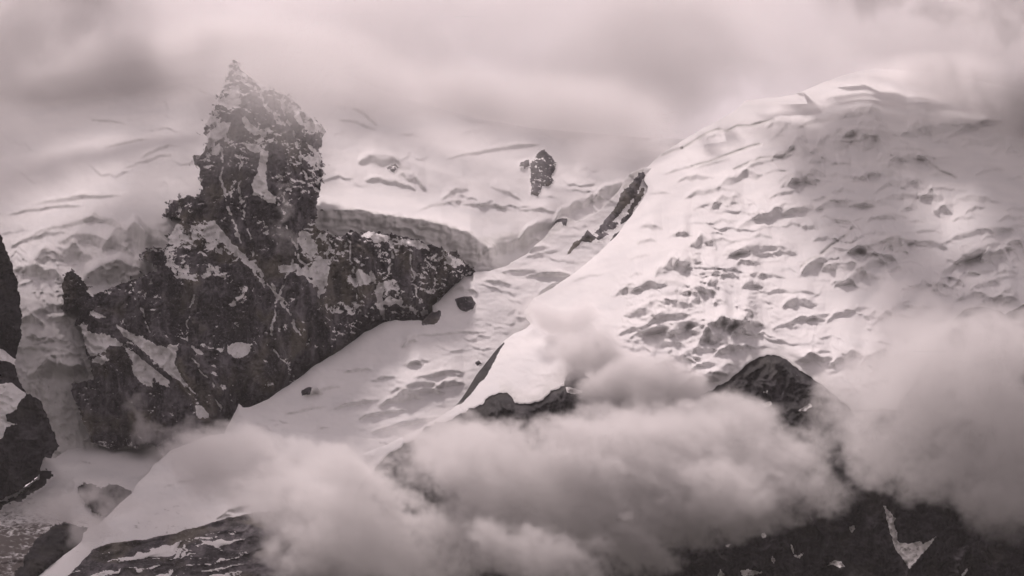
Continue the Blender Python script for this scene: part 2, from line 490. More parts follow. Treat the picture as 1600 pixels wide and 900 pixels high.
OUT_G = [(373, 631), (380, 637), (393, 635), (420, 623), (457, 598), (493, 570), (533, 547), (567, 521), (600, 504), (617, 500), (660, 501), (676, 486), (676, 478), (688, 468), (700, 455), (712, 442), (726, 432), (740, 426), (762, 424),
         (787, 417), (821, 399), (836, 384), (856, 366), (868, 345), (882, 338), (900, 346), (925, 336), (950, 318), (968, 296), (976, 280), (990, 268), (1003, 262), (1060, 262), (1060, 420), (900, 560), (800, 700), (760, 800), (300, 800), (340, 700)]

# ------------------------------------------------------------------ rock spire and wall
px, py = grid(80, 756, 90, 736, 1.5)
X = px * MPP; V = (900 - py) * MPP
D = tps([(366, 100, 9520), (450, 150, 9480), (500, 250, 9400), (320, 250, 9370), (400, 300, 9270), (265, 330, 9330), (300, 400, 9190), (400, 450, 9130), (738, 424, 9370), (600, 380, 9300), (600, 480, 9230),
         (150, 470, 9110), (130, 560, 9020), (110, 450, 9120), (215, 690, 8940), (400, 600, 8960), (535, 540, 9120), (450, 610, 8990), (360, 690, 8890), (250, 560, 9010), (700, 460, 9330), (500, 460, 9160)], px, py)
# the spire leans out as a rib: its two flanks fall back
rib = np.exp(-((px - 405 - 0.05 * (py - 250)) / 75) ** 2) * (1 - sstep(300, 430, py))
D = D - 55 * rib
det, fine = rock_relief(X, V, 71)
D = D + det + 130 * sstep(45, -10, sdf(OUT_G, px, py))          # the wall goes down behind the glacier
s0 = sdf(OUT_R, px, py)
jag = sstep(120, 190, py)
s = s0 - 0.8 + jag * (3.4 * fbm(px / 10, py / 10, 4, 91, 0.7) + 1.2 * fbm(px / 26, py / 20, 3, 93, 0.7) * (py < 360)) + 1.2 * sstep(104, 135, py) * perlin(px / 3.5, py / 3.5, 95)
gv = -np.gradient(det, py[1, 0] - py[0, 0], axis=0) / MPP
gul = det - fine
gul = sstep(np.percentile(gul, 70), np.percentile(gul, 97), gul)
rock = np.ones(px.shape)
dust = 0.10 + 0.30 * gul * sstep(560, 300, py) + 0.24 * sstep(0.2, 2.0, gv) + 0.5 * fbm(px / 36, py / 30, 4, 97, 0.6) + 0.13 * sstep(400, 200, py) + 0.16 * sstep(450, 540, px) * sstep(540, 470, py)
dust = dust + 0.28 * np.exp(np.clip(s0, -60, 0) / 7.0) * (px < 330) * (py > 250) * sstep(-0.1, 0.3, fbm(px / 22, py / 22, 3, 98))
dapple = [([(268, 352), (300, 342), (335, 346), (350, 372), (372, 392), (398, 412), (386, 416), (352, 396), (330, 392), (326, 408), (352, 424), (386, 446), (386, 466), (366, 480), (343, 480), (366, 466), (370, 452), (334, 428), (300, 444), (276, 466), (268, 462), (282, 442), (262, 418), (258, 396)], 0.30),
          ([(460, 414), (486, 416), (502, 402), (514, 410), (512, 452), (496, 464), (486, 432), (462, 430)], 0.55),
          ([(466, 362), (482, 362), (498, 400), (490, 404), (472, 402)], 0.40), ([(500, 362), (516, 374), (520, 392), (508, 406), (502, 384)], 0.35),
          ([(592, 444), (616, 434), (634, 456), (632, 474), (606, 478), (594, 462)], 0.42), ([(558, 424), (572, 424), (578, 446), (562, 446)], 0.45),
          ([(576, 362), (602, 366), (628, 369), (668, 382), (668, 390), (640, 384), (600, 376), (588, 378)], 0.45),
          ([(668, 386), (702, 394), (722, 408), (726, 416), (690, 412), (672, 406)], 0.32),
          ([(578, 424), (584, 424), (606, 500), (598, 500)], 0.40), ([(344, 366), (350, 364), (366, 384), (402, 418), (396, 424), (364, 392)], 0.55),
          ([(326, 346), (334, 344), (368, 388), (362, 392)], 0.6), ([(314, 172), (345, 130), (372, 108), (400, 125), (380, 160), (340, 200)], 0.22), ([(385, 110), (470, 150), (506, 200), (490, 206), (440, 170)], 0.2),
          ([(420, 360), (452, 372), (460, 392), (430, 384)], 0.2), ([(325, 262), (372, 268), (370, 290), (330, 290)], 0.2), ([(462, 250), (500, 240), (500, 300), (470, 300)], 0.2), ([(480, 640), (420, 560), (560, 470), (640, 490), (500, 600)], 0.05)]
for poly, v in dapple:
    dust = dust + v * sstep(4, -4, sdf(poly, px, py) + 4 * perlin(px / 12, py / 12, 101))
patches = [[(182, 508), (200, 518), (230, 530), (243, 538), (257, 542), (279, 537), (273, 567), (280, 583), (294, 602), (308, 618), (280, 596), (262, 584), (233, 557), (213, 538), (190, 523)],
           [(196, 546), (213, 552), (228, 566), (246, 576), (262, 592), (266, 606), (250, 600), (240, 590), (238, 604), (222, 600), (208, 584), (206, 566)],
           [(128, 508), (145, 522), (165, 521), (182, 530), (208, 552), (190, 542), (170, 540), (165, 550), (140, 556), (133, 540)],
           [(142, 566), (150, 558), (164, 556), (170, 562), (158, 570)],
           [(138, 486), (146, 486), (166, 495), (150, 498)],
           [(356, 540), (370, 535), (393, 538), (388, 553), (373, 560), (355, 553)],
           [(297, 538), (314, 548), (320, 556), (306, 552)],
           [(383, 180), (392, 194), (413, 207), (414, 214), (393, 209), (384, 200), (377, 186)],
           [(318, 214), (346, 190), (361, 192), (356, 208), (338, 222), (326, 236), (322, 226)],
           [(362, 133), (374, 133), (373, 158), (362, 168), (356, 154)],
           [(409, 232), (419, 236), (416, 262), (416, 276), (418, 296), (430, 308), (430, 316), (412, 306), (396, 304), (394, 286), (402, 270)],
           [(384, 226), (398, 224), (410, 230), (404, 240), (386, 234)],
           [(304, 632), (316, 635), (325, 645), (325, 652), (308, 654)],
           [(434, 416), (440, 414), (462, 415), (462, 424), (438, 426)],
           [(656, 486), (668, 484), (670, 490), (658, 494)],
           [(460, 180), (466, 177), (474, 190), (470, 198), (464, 190)], [(479, 223), (490, 232), (502, 243), (503, 250), (492, 242), (484, 233)], [(485, 253), (492, 258), (499, 266), (494, 266), (487, 260)],
           [(426, 176), (437, 178), (439, 182), (428, 180)], [(428, 187), (444, 192), (446, 197), (434, 193)], [(404, 306), (432, 308), (430, 318), (416, 314)], [(326, 348), (334, 346), (346, 366), (362, 384), (372, 396), (362, 392), (346, 374)],
           [(330, 232), (340, 224), (348, 232), (342, 242), (332, 242)], [(500, 404), (510, 404), (512, 428), (506, 450), (500, 440), (503, 424)]]
parts = []
for i, poly in enumerate(patches):
    sp = sdf(poly, px, py) + 3.4 * fbm(px / 7, py / 7, 3, 111 + i, 0.7)
    rock = np.minimum(rock, sstep(-1.5, 1.5, sp))
    D = D + (0 if i > 6 else 0.7) * sstep(0, -8, sp) * 8
    parts.append(('snow_patch', sp < 0))
# narrow gullies that hold snow, broken here and there
gullies = [([(578, 424), (586, 450), (604, 500)], 2.2), ([(520, 372), (513, 392), (514, 412), (502, 446), (496, 466)], 2.6), ([(546, 372), (549, 404), (556, 440), (560, 470)], 1.8), ([(640, 386), (646, 420), (652, 470)], 1.8),
           ([(470, 362), (457, 412), (434, 466), (424, 520)], 2.0), ([(330, 346), (372, 396), (402, 420), (428, 452), (450, 480)], 2.4), ([(396, 424), (436, 466), (470, 522)], 1.6), ([(302, 462), (292, 500), (294, 530)], 1.8),
           ([(436, 148), (455, 198), (470, 250), (482, 300)], 2.4), ([(398, 130), (420, 172), (440, 196)], 2.2), ([(350, 214), (345, 280), (358, 328), (376, 380)], 2.0), ([(378, 240), (372, 300), (384, 350), (396, 400)], 1.6),
           ([(440, 300), (446, 350), (468, 398), (486, 440)], 2.0), ([(690, 396), (680, 430), (684, 460)], 1.8), ([(610, 376), (612, 410), (606, 436)], 1.6), ([(300, 560), (330, 600), (344, 640)], 1.4), ([(236, 440), (222, 480), (232, 520)], 1.4), ([(420, 540), (450, 570), (462, 590)], 1.5)]
wpx = px + 5 * fbm(px / 18, py / 18, 3, 131); wpy = py + 5 * fbm(px / 18, py / 18, 3, 133)
for i, (ln, gw) in enumerate(gullies):
    ld = line_dist(ln, wpx, wpy)
    open_ = sstep(-0.22, 0.1, fbm(px / 16, py / 16, 3, 135 + i))
    rock = np.minimum(rock, 1 - sstep(gw + 0.8, gw - 0.8, ld + 1.2 * perlin(px / 5, py / 5, 137)) * open_)
    D = D + 9 * np.exp(-(ld / (gw * 1.6)) ** 2)
# the dark splits between the snow couloirs
for ln in ([(186, 526), (214, 550), (240, 572), (270, 596), (300, 620)],):
    rock = np.maximum(rock, sstep(4, 1.5, line_dist(ln, px, py) + 1.5 * perlin(px / 6, py / 6, 7)))
sheet('rock_peak', px, py, D, s, dict(rock=rock, dust=dust, ice=0, dirt=0), MAT, parts,
      'dark jagged rock spire and wall streaked with snow on the left')

# ------------------------------------------------------------------ glacier ramp between the wall and the dome
px, py = grid(330, 1070, 250, 800, 2.0)
X = px * MPP; V = (900 - py) * MPP
D = tps([(375, 640, 8800), (450, 610, 8900), (535, 545, 9060), (617, 500, 9160), (737, 428, 9400), (787, 417, 9450), (847, 372, 9640), (1000, 268, 10000), (1012, 300, 9960), (960, 370, 9690), (830, 480, 9290), (720, 640, 8830),
         (600, 690, 8700), (450, 690, 8690), (600, 600, 8890), (700, 550, 9060), (360, 790, 8480), (700, 790, 8500), (1050, 420, 9650)], px, py)
k = 2.4
edge = sdf(OUT_G, px, py)
D = D + 60 * np.exp(edge / 10.0).clip(0, 1) * (px < 740) + 14 * fbm(X / 300, V / 160, 4, 121) + 5 * fbm(X / 80, V / 30, 3, 123) + 3.2 * fbm(X / 22, V / 8, 3, 125)
gs = [(660, 523, 30, 6, -0.12), (640, 535, 14, 6, -0.4), (650, 565, 22, 5, -0.2), (648, 568, 14, 6, -0.15), (685, 583, 40, 8, -0.12), (650, 602, 42, 11, -0.12), (655, 612, 40, 8, -0.05), (630, 622, 40, 10, -0.15), (560, 578, 24, 4, -0.1),
      (600, 590, 22, 5, -0.15), (500, 608, 32, 6, -0.2), (490, 612, 16, 9, -0.1), (480, 640, 36, 4, -0.2), (505, 668, 12, 4, -0.3), (800, 396, 60, 9, -0.25), (840, 424, 60, 6, 0.05), (860, 430, 40, 6, 0.02), (725, 452, 22, 7, 0.1), (640, 660, 60, 7, -0.2),
      (600, 645, 40, 6, -0.15), (700, 600, 25, 8, -0.2), (555, 630, 40, 5, -0.2), (720, 520, 40, 3, -0.05), (850, 395, 30, 4, -0.2), (870, 445, 30, 6, -0.4), (775, 440, 25, 4, 0.1)]
so, face = scarps(gs, px, py, k, 5)
te, tf = terraces(px, py, 20, k * 0.7, 131, 0.22, 0.2, 1.3, -0.12, 5.0)
D = D + so + te * 0.7
rock = np.zeros(px.shape); ice = face * 0.55
parts = []
g_out = [([(711, 468), (720, 464), (736, 463), (744, 474), (740, 482), (728, 487), (717, 483)], 1.5, 25), ([(657, 498), (664, 490), (672, 481), (677, 488), (690, 484), (688, 498), (680, 506), (660, 508)], 2.5, 20),
         ([(962, 330), (970, 302), (986, 286), (998, 272), (1010, 268), (1000, 290), (994, 308), (978, 322), (966, 336)], 3, 14), ([(944, 361), (954, 348), (968, 345), (962, 356)], 2.5, 8),
         ([(966, 356), (972, 342), (984, 332), (992, 328), (982, 344)], 2.5, 8), ([(884, 399), (896, 380), (908, 372), (918, 360), (932, 371), (924, 379), (910, 377), (894, 392)], 2.5, 8), ([(952, 380), (960, 366), (970, 360), (962, 374)], 1.5, 8),
         ([(860, 358), (864, 348), (872, 340), (886, 342), (885, 353), (880, 352), (878, 346), (868, 349)], 1.2, 4), ([(470, 612), (480, 604), (488, 605), (484, 616), (472, 619)], 2, 10), ([(742, 567), (748, 562), (752, 568), (746, 572)], 1, 5),
         ([(930, 372), (945, 362), (950, 366), (936, 376)], 1.5, 5), ([(928, 366), (948, 340), (964, 322), (972, 330), (958, 346), (940, 366)], 3.5, 6), ([(980, 330), (996, 306), (1006, 290), (1006, 304), (992, 326), (984, 336)], 2.5, 6)]
for i, (poly, nz, bulge) in enumerate(g_out):
    sp = sdf(poly, px, py) + nz * fbm(px / 7, py / 7, 3, 141 + i)
    rock = np.maximum(rock, sstep(1.5, -1.5, sp))
    D = D - bulge * np.sqrt(np.clip(-sp / 9, 0, 1)) + 6 * sstep(0, -3, sp) * fbm(X / 10, V / 10, 3, 150 + i)
    parts.append(('rock_outcrop', sp < 1))
s = edge + 1.2 * fbm(px / 20, py / 20, 2, 161)
rx = sstep(3, -3, sdf([(880, 402), (918, 356), (960, 330), (975, 285), (1010, 262), (1005, 310), (960, 372), (930, 400)], px, py))
dirt = 0.22 * rx
ice = np.maximum(ice, 0.8 * sstep(2, -2, sdf([(972, 294), (982, 272), (1008, 262), (1004, 272), (990, 284), (978, 300)], px, py)))
ice = np.maximum(ice, 0.7 * sstep(3, -3, sdf([(780, 404), (830, 380), (860, 345), (920, 322), (965, 300), (955, 316), (900, 345), (850, 375), (790, 418)], px, py) + 4 * perlin(px / 8, py / 8, 5)))
sheet('glacier', px, py, D, s, dict(rock=rock, dust=0.24 + 0.2 * fbm(px / 8, py / 8, 3, 163, 0.7), ice=ice, dirt=dirt), MAT, parts,
      'smooth glacier ramp climbing from the rock wall towards the dome')

# ------------------------------------------------------------------ the snow dome and the dark cliffs under it
out_d = [(560, 712), (600, 697), (620, 688), (645, 676), (662, 666), (690, 650), (706, 639), (718, 628), (730, 610), (742, 590), (755, 572), (768, 556), (788, 532), (800, 524), (822, 513), (829, 506), (822, 497), (820, 488), (827, 477), (834, 467), (860, 452),
         (901, 424), (932, 398), (964, 367), (985, 338), (1000, 318), (1011, 300), (1012, 292), (1006, 282), (1008, 264), (1034, 240), (1068, 219), (1099, 200), (1133, 182), (1152, 170), (1166, 157), (1172, 156), (1190, 154), (1215, 152), (1240, 148), (1256, 142), (1283, 130), (1310, 121),
         (1333, 113), (1366, 107), (1450, 112), (1540, 128), (1640, 150), (1760, 180), (1780, 1000), (500, 1000), (520, 800)]
px, py = grid(500, 1750, 96, 980, 1.7)
X = px * MPP; V = (900 - py) * MPP
D = tps([(700, 645, 8560), (650, 680, 8420), (790, 532, 8960), (834, 467, 9170), (901, 423, 9350), (964, 367, 9570), (1010, 290, 9870), (1068, 219, 10180), (1166, 157, 10480), (1256, 142, 10620), (1333, 113, 10800), (1450, 115, 10800), (1600, 150, 10720), (1740, 190, 10650),
         (1000, 560, 8680), (1000, 470, 8960), (1100, 450, 9020), (1200, 330, 9500), (1300, 220, 10020), (1200, 540, 8690), (1400, 400, 9200), (1550, 300, 9560), (1600, 450, 9020), (1740, 440, 9050), (1300, 600, 8470), (1450, 600, 8440), (800, 620, 8560), (900, 600, 8560),
         (1100, 600, 8540), (800, 700, 8430), (900, 800, 8330), (1100, 700, 8400), (1200, 800, 8260), (1400, 750, 8270), (1600, 620, 8430), (1740, 720, 8300), (1600, 900, 8080), (1200, 940, 8080), (900, 940, 8160), (700, 940, 8150), (520, 900, 8250), (1740, 940, 8000)], px, py)
k = 2.4
edge = sdf(out_d, px, py)
out_c = [(560, 1000), (560, 760), (600, 715), (632, 694), (650, 684), (661, 669), (680, 660), (697, 660), (708, 653), (724, 645), (737, 638), (753, 630), (768, 618), (791, 613), (806, 629), (823, 633), (843, 627), (860, 612), (880, 603), (887, 582), (905, 577), (925, 595),
         (960, 612), (1000, 622), (1085, 620), (1120, 606), (1142, 592), (1160, 575), (1182, 560), (1203, 554), (1224, 558), (1242, 574), (1264, 587), (1286, 603), (1330, 640), (1400, 640), (1450, 560), (1490, 500), (1510, 482), (1540, 478), (1570, 490), (1600, 476), (1640, 470), (1790, 470), (1790, 1000)]  # far right end: dark rock colour painted in for a shaded area
cs = sdf(out_c, px, py) + 3.5 * fbm(px / 14, py / 14, 4, 171, 0.6)
crock = sstep(1.5, -1.5, cs)
deep = np.clip(-cs, 0, 60) / 60
snow_w = sstep(0, 25, cs)
ds = [(1114, 212, 13, 6, -0.25), (1216, 193, 20, 8, -0.15), (1233, 200, 26, 9, -0.2), (1356, 180, 22, 8, 0.2), (1363, 192, 24, 9, 0.15), (1340, 216, 64, 32, 0.12), (1436, 199, 20, 15, 0.1), (1516, 217, 15, 5, 0.05), (1246, 223, 15, 10, -0.3), (1199, 251, 42, 8, -0.3),
      (1109, 255, 32, 6, -0.25), (1156, 277, 36, 12, -0.3), (1086, 277, 30, 8, -0.1), (1109, 297, 42, 10, -0.2), (1256, 280, 22, 10, 0.1), (1313, 273, 26, 8, 0.1), (1343, 278, 14, 10, 0), (1316, 297, 18, 7, 0), (1403, 258, 26, 12, 0.1), (1419, 233, 30, 6, 0.1), (1426, 288, 20, 12, 0),
      (1473, 270, 20, 6, -0.1), (1479, 295, 32, 5, 0.05), (1586, 237, 26, 5, -0.1), (1546, 267, 26, 5, -0.15), (1136, 310, 27, 16, -0.2), (1191, 332, 17, 6, 0), (1256, 325, 32, 7, -0.1), (1383, 338, 19, 8, 0.05), (1454, 307, 19, 13, 0), (1529, 310, 36, 10, 0.1), (1506, 340, 20, 7, -0.1),
      (1473, 327, 16, 10, 0), (1099, 375, 21, 16, 0.05), (1069, 362, 14, 10, 0), (1189, 368, 17, 6, 0), (1173, 393, 40, 11, 0.1), (1169, 408, 19, 9, 0), (1074, 407, 24, 14, -0.05), (1119, 423, 27, 9, -0.05), (1139, 430, 16, 7, 0), (1113, 442, 10, 11, 0), (1093, 455, 28, 7, 0),
      (1206, 430, 22, 6, 0.05), (1226, 455, 52, 7, 0.0), (1249, 472, 27, 13, -0.05), (1313, 343, 32, 10, 0.3), (1349, 387, 30, 14, 0.1), (1399, 387, 22, 13, 0), (1376, 400, 28, 12, 0.05), (1319, 417, 36, 12, 0), (1353, 430, 32, 12, 0), (1319, 438, 22, 12, 0), (1279, 413, 27, 14, -0.15),
      (1516, 397, 46, 15, -0.5), (1553, 400, 22, 12, -0.1), (1583, 383, 17, 12, -0.1), (1560, 363, 27, 8, -0.3), (1549, 440, 38, 7, -0.35), (1496, 443, 12, 9, -0.2), (1469, 443, 14, 15, -0.4), (1576, 455, 14, 10, 0), (1116, 527, 32, 22, 0.0), (1153, 507, 22, 14, -0.1), (1133, 497, 14, 16, 0),
      (1169, 490, 14, 13, 0), (1159, 520, 19, 10, -0.2), (1079, 507, 42, 16, -0.3), (1089, 468, 12, 12, 0), (1126, 472, 12, 9, 0), (1176, 442, 17, 12, 0.1), (1253, 500, 47, 7, -0.25), (1273, 498, 17, 6, 0), (1017, 353, 18, 11, 0), (1011, 377, 16, 6, -0.1), (1061, 365, 16, 8, 0),
      (1051, 417, 30, 17, -0.1), (1007, 443, 36, 13, -0.05), (1051, 457, 42, 9, -0.05), (1034, 473, 42, 10, -0.2), (1001, 487, 27, 13, 0), (1017, 513, 52, 12, 0), (1051, 537, 22, 9, 0), (917, 432, 27, 5, -0.25), (1040, 492, 40, 9, -0.1), (1090, 548, 30, 9, -0.2), (1060, 560, 36, 9, -0.15),
      (1140, 545, 26, 9, -0.3), (1290, 372, 22, 8, 0), (1240, 350, 20, 7, 0), (1265, 355, 14, 6, 0.1), (1450, 360, 22, 6, 0), (1590, 325, 20, 6, 0), (1580, 340, 25, 7, -0.1), (1430, 345, 18, 6, 0), (1570, 425, 20, 8, -0.1), (1530, 425, 26, 8, -0.2), (1560, 470, 36, 10, -0.1), (1520, 462, 30, 9, -0.1),
      (1000, 400, 16, 5, -0.2), (980, 455, 26, 8, -0.2), (1060, 265, 26, 5, -0.3), (1030, 300, 18, 5, -0.1), (1130, 345, 24, 6, -0.1), (1225, 300, 24, 8, -0.2), (1285, 250, 24, 8, 0.05), (1290, 310, 22, 7, 0), (1350, 320, 26, 7, 0.05), (1225, 395, 22, 6, 0), (1400, 420, 26, 9, 0), (1380, 365, 30, 7, 0.1)]
rs = np.random.RandomState(19)
for _ in range(150):
    x0, y0 = rs.uniform(960, 1720), rs.uniform(170, 600)
    lx = np.interp(y0, [185, 300, 430, 600], [1180, 1060, 960, 960])      # the ridge on the left stays smooth
    if x0 < lx + 20 or fbm(np.array([x0 / 150]), np.array([y0 / 110]), 2, 188)[0] < -0.35: continue
    big = rs.rand() < 0.25 + 0.35 * (x0 > 1280)
    hgt = rs.uniform(9, 15) if big else rs.uniform(4, 7)
    ds.append((x0, y0, rs.uniform(26, 70) if big else rs.uniform(10, 26), hgt, rs.uniform(-0.32, 0.12)))
so, face = scarps(ds, px, py, k * 1.05, 9)
te, tf = terraces(px, py, 19, k * 0.9, 181, 0.30, 0.12, 1.5, 0.02, 3.2)
te4, tf4 = terraces(px, py, 38, k * 0.95, 185, 0.22, 0.16, 1.2, 0.12, 5.5)
te = (te + te4) * (0.55 + 0.75 * sstep(-0.2, 0.3, fbm(px / 170, py / 120, 3, 187)))
te3, tf3 = terraces(px, py, 13, k * 0.9, 191, 0.35, 0.12, 1.5, 0.05, 2.2)
dense = np.clip(sstep(25, -25, sdf([(960, 430), (1060, 400), (1180, 400), (1220, 470), (1190, 550), (1080, 590), (1000, 560), (960, 500)], px, py)) + 0.8 * sstep(25, -25, sdf([(1250, 380), (1330, 340), (1420, 380), (1420, 440), (1280, 450)], px, py)), 0, 1)
upper = sstep(60, 140, edge * -1) * snow_w
ridge_soft = 60 * np.exp(np.clip(edge, -200, 0) / 12.0) * (py < 520) + 22 * np.exp(np.clip(edge, -200, 0) / 9.0) * (py >= 520) * (py < 660)
ridge_soft = np.where(edge < -2, blur(ridge_soft, 7), ridge_soft)
D = D + blur(ridge_soft, 2) + (18 * fbm(X / 320, V / 200, 4, 175) + 6 * fbm(X / 90, V / 40, 4, 177) + 2.2 * fbm(X / 22, V / 10, 3, 179)) * snow_w + (so + te * 0.62 * (0.15 + 0.85 * upper) + te3 * dense * 0.6) * snow_w
# dark cliffs: hollow under the hanging ice, then ribs and gullies
cdet, fine = rock_relief(X, V, 201, 1.15)
D = D + (cdet + 50) * sstep(0, -14, cs) + 9 * sstep(2, -3, cs)
gv = -np.gradient(cdet, py[1, 0] - py[0, 0], axis=0) / MPP
rock = crock.copy()
ice = np.clip(face * 0.3 + tf3 * dense * 0.1, 0, 1)  # ice grey on the step faces also paints in their shade
ice = np.maximum(ice, 0.65 * sstep(26, 4, cs + 8 * perlin(px / 22, py / 22, 15)) * (px > 780) * (px < 1470))
dirt = 0.12 * sstep(22, 2, cs) * (px > 780)
dust = 0.04 + 0.22 * sstep(0.8, 2.4, gv) + 0.2 * sstep(660, 560, py) * sstep(1450, 1500, px)
parts = []
strip = [(790, 533), (786, 540), (776, 556), (772, 566), (760, 588), (748, 600), (736, 616), (722, 630), (712, 634), (700, 640), (718, 622), (728, 606), (742, 584), (752, 568), (760, 556), (772, 546)]
lumps = [(strip, 1.2, 0), ([(818, 486), (828, 478), (834, 484), (832, 502), (822, 511), (816, 500)], 1.0, 0)]
for i, (poly, nz, b) in enumerate(lumps):
    sp = sdf(poly, px, py) + nz * fbm(px / 7, py / 7, 3, 221 + i)
    if i == 0: rock = np.maximum(rock, sstep(1.2, -1.2, sp))
    else: ice = np.maximum(ice, sstep(2, -2, sp))
    D = D - 6 * sstep(1, -4, sp)
    if i == 0: parts.append(('rock_outcrop', sp < 1))
c_snow = [[(1381, 790), (1391, 800), (1399, 810), (1396, 817), (1401, 830), (1403, 847), (1419, 850), (1436, 845), (1443, 850), (1462, 839), (1449, 857), (1421, 888), (1399, 857), (1391, 833), (1386, 813)],
          [(1326, 824), (1334, 821), (1337, 826), (1331, 832)], [(1292, 884), (1304, 875), (1314, 877), (1320, 885), (1312, 887), (1300, 882)], [(1238, 866), (1246, 868), (1256, 864), (1250, 872), (1242, 870)],
          [(1188, 835), (1194, 832), (1198, 838), (1192, 841)], [(1132, 853), (1143, 849), (1138, 855)], [(1156, 892), (1170, 890), (1190, 894), (1175, 900), (1160, 900)], [(1120, 902), (1126, 890), (1134, 900)],
          [(1206, 868), (1211, 874), (1209, 880), (1204, 874)], [(1191, 631), (1204, 627), (1207, 632), (1194, 637)], [(1246, 642), (1266, 630), (1270, 634), (1258, 642)], [(1193, 612), (1200, 610), (1199, 614)],
          [(1234, 845), (1238, 852), (1242, 866), (1238, 864)], [(1500, 900), (1512, 887), (1514, 889), (1506, 900)], [(884, 604), (895, 606), (912, 612), (898, 616), (886, 613)]]
for i, poly in enumerate(c_snow):
    sp = sdf(poly, px, py) + (2.4 if i in (0, 6) else 1.8) * fbm(px / 5, py / 5, 3, 231 + i, 0.7)
    rock = np.minimum(rock, sstep(-1.0, 1.0, sp)); dirt = np.maximum(dirt, 0.36 * sstep(1, -1, sp))
    parts.append(('snow_patch', sp < 0.5))
cracks = [[(1066, 232), (1086, 220), (1106, 207), (1123, 202), (1136, 205), (1153, 197), (1173, 197), (1189, 192), (1209, 187)], [(1333, 355), (1323, 367), (1299, 383), (1283, 397), (1263, 407), (1252, 417)],
          [(1452, 253), (1469, 267), (1493, 277)], [(1148, 265), (1170, 255), (1189, 247), (1222, 245), (1240, 233)], [(1082, 260), (1110, 252), (1135, 243), (1170, 230), (1188, 225)], [(1035, 242), (1050, 236), (1066, 232)]]
for c in cracks:
    ld = line_dist(c, px, py)
    D = D + 16 * np.exp(-(ld / 1.9) ** 2)
    ice = np.maximum(ice, np.exp(-(ld / 2.2) ** 2))
s = edge + 0.8 * fbm(px / 26, py / 26, 2, 241)
parts.append(('cliff_face', cs < 0))
sheet('snow_dome', px, py, D, s, dict(rock=rock, dust=dust, ice=ice, dirt=dirt), MAT_DARK, parts[-1:] + parts[:-1],
      'broad crevassed snow dome on the right above dark cliffs')

# ------------------------------------------------------------------ dark buttress at the left edge
out_l = [(-120, 340), (-10, 362), (0, 368), (7, 383), (17, 410), (27, 440), (31, 470), (34, 495), (33, 530), (26, 548), (24, 560), (24, 576), (28, 592), (34, 604), (42, 614), (56, 622), (63, 627), (74, 648), (83, 673), (92, 698), (80, 716), (68, 713), (62, 742), (30, 768), (0, 782), (-120, 800)]
px, py = grid(-110, 110, 330, 800, 1.6)
X = px * MPP; V = (900 - py) * MPP
D = tps([(-100, 350, 8950), (0, 380, 8960), (30, 480, 8830), (0, 560, 8700), (40, 620, 8640), (90, 700, 8560), (0, 690, 8520), (0, 780, 8400), (-100, 600, 8560), (-100, 790, 8300)], px, py)
det, fine = rock_relief(X, V, 251, 0.8)
D = D + det
s = sdf(out_l, px, py) + 4 * fbm(px / 11, py / 11, 4, 261, 0.7)
rock = np.ones(px.shape)
parts = []
for i, poly in enumerate([[(-60, 590), (0, 599), (18, 598), (28, 606), (42, 615), (30, 630), (26, 640), (9, 647), (10, 658), (27, 662), (10, 668), (5, 682), (0, 686), (-60, 690)], [(-40, 540), (4, 546), (16, 556), (32, 566), (30, 575), (14, 566), (-40, 552)]]):
    sp = sdf(poly, px, py) + 2.0 * fbm(px / 8, py / 8, 3, 265 + i)
    rock = np.minimum(rock, sstep(-1.2, 1.2, sp)); parts.append(('snow_patch', sp < 0))
sheet('rock_buttress', px, py, D, s, dict(rock=rock, dust=0.05 + 0.15 * sstep(0.5, 2.0, -np.gradient(det, py[1, 0] - py[0, 0], axis=0) / MPP), ice=0, dirt=0.06), MAT_DARK, parts, 'dark rock buttress cut off by the left edge of view')

# ------------------------------------------------------------------ valley glacier at the lower left
out_v = [(-120, 790), (0, 778), (40, 760), (58, 746), (66, 722), (72, 712), (86, 716), (100, 706), (125, 690), (143, 688), (160, 697), (185, 706), (200, 700), (225, 703), (250, 700), (290, 690), (400, 720), (400, 980), (-120, 980)]
px, py = grid(-110, 400, 670, 960, 1.8)
X = px * MPP; V = (900 - py) * MPP
D = tps([(0, 780, 8480), (0, 900, 8000), (100, 800, 8420), (100, 720, 8840), (200, 740, 8760), (150, 695, 8930), (270, 700, 8960), (-100, 800, 8380), (300, 800, 8450), (100, 950, 7900), (300, 950, 7950)], px, py)
D = D + 16 * fbm(X / 160, V / 60, 4, 271) + 6 * fbm(X / 40, V / 16, 4, 275)
te, tf = terraces(px, py, 16, 3.4, 277, 0.25, -0.2, 1.4, 0.0, 3.5)
D = D + te * 0.5
low = sstep(790, 850, py) * (1 - sstep(60, 120, px))
D = D + low * 9 * fbm(X / 34, V / 14, 4, 279, 0.65)
rock = np.zeros(px.shape); parts = []
for i, (poly, b) in enumerate([([(120, 766), (131, 754), (139, 757), (147, 755), (158, 763), (168, 758), (180, 756), (195, 762), (207, 772), (188, 795), (165, 812), (150, 802), (135, 790)], 60),
                               ([(62, 836), (80, 824), (100, 815), (135, 825), (132, 842), (104, 872), (62, 900), (30, 940), (0, 940), (20, 900), (36, 880), (50, 850)], 70), ([(-120, 800), (0, 784), (24, 776), (60, 748), (64, 736), (72, 732), (84, 742), (70, 756), (40, 778), (0, 794), (-120, 812)], 25)]):
    sp = sdf(poly, px, py) + 6.0 * fbm(px / 12, py / 12, 4, 281 + i, 0.7)
    rock = np.maximum(rock, sstep(1.5, -1.5, sp))
    D = D - b * np.sqrt(np.clip(-sp / 18, 0, 1)) - 34 * sstep(0, -5, sp) * ridged(X / 40, V / 60, 4, 285)
    parts.append(('rock_outcrop', sp < 0.5))
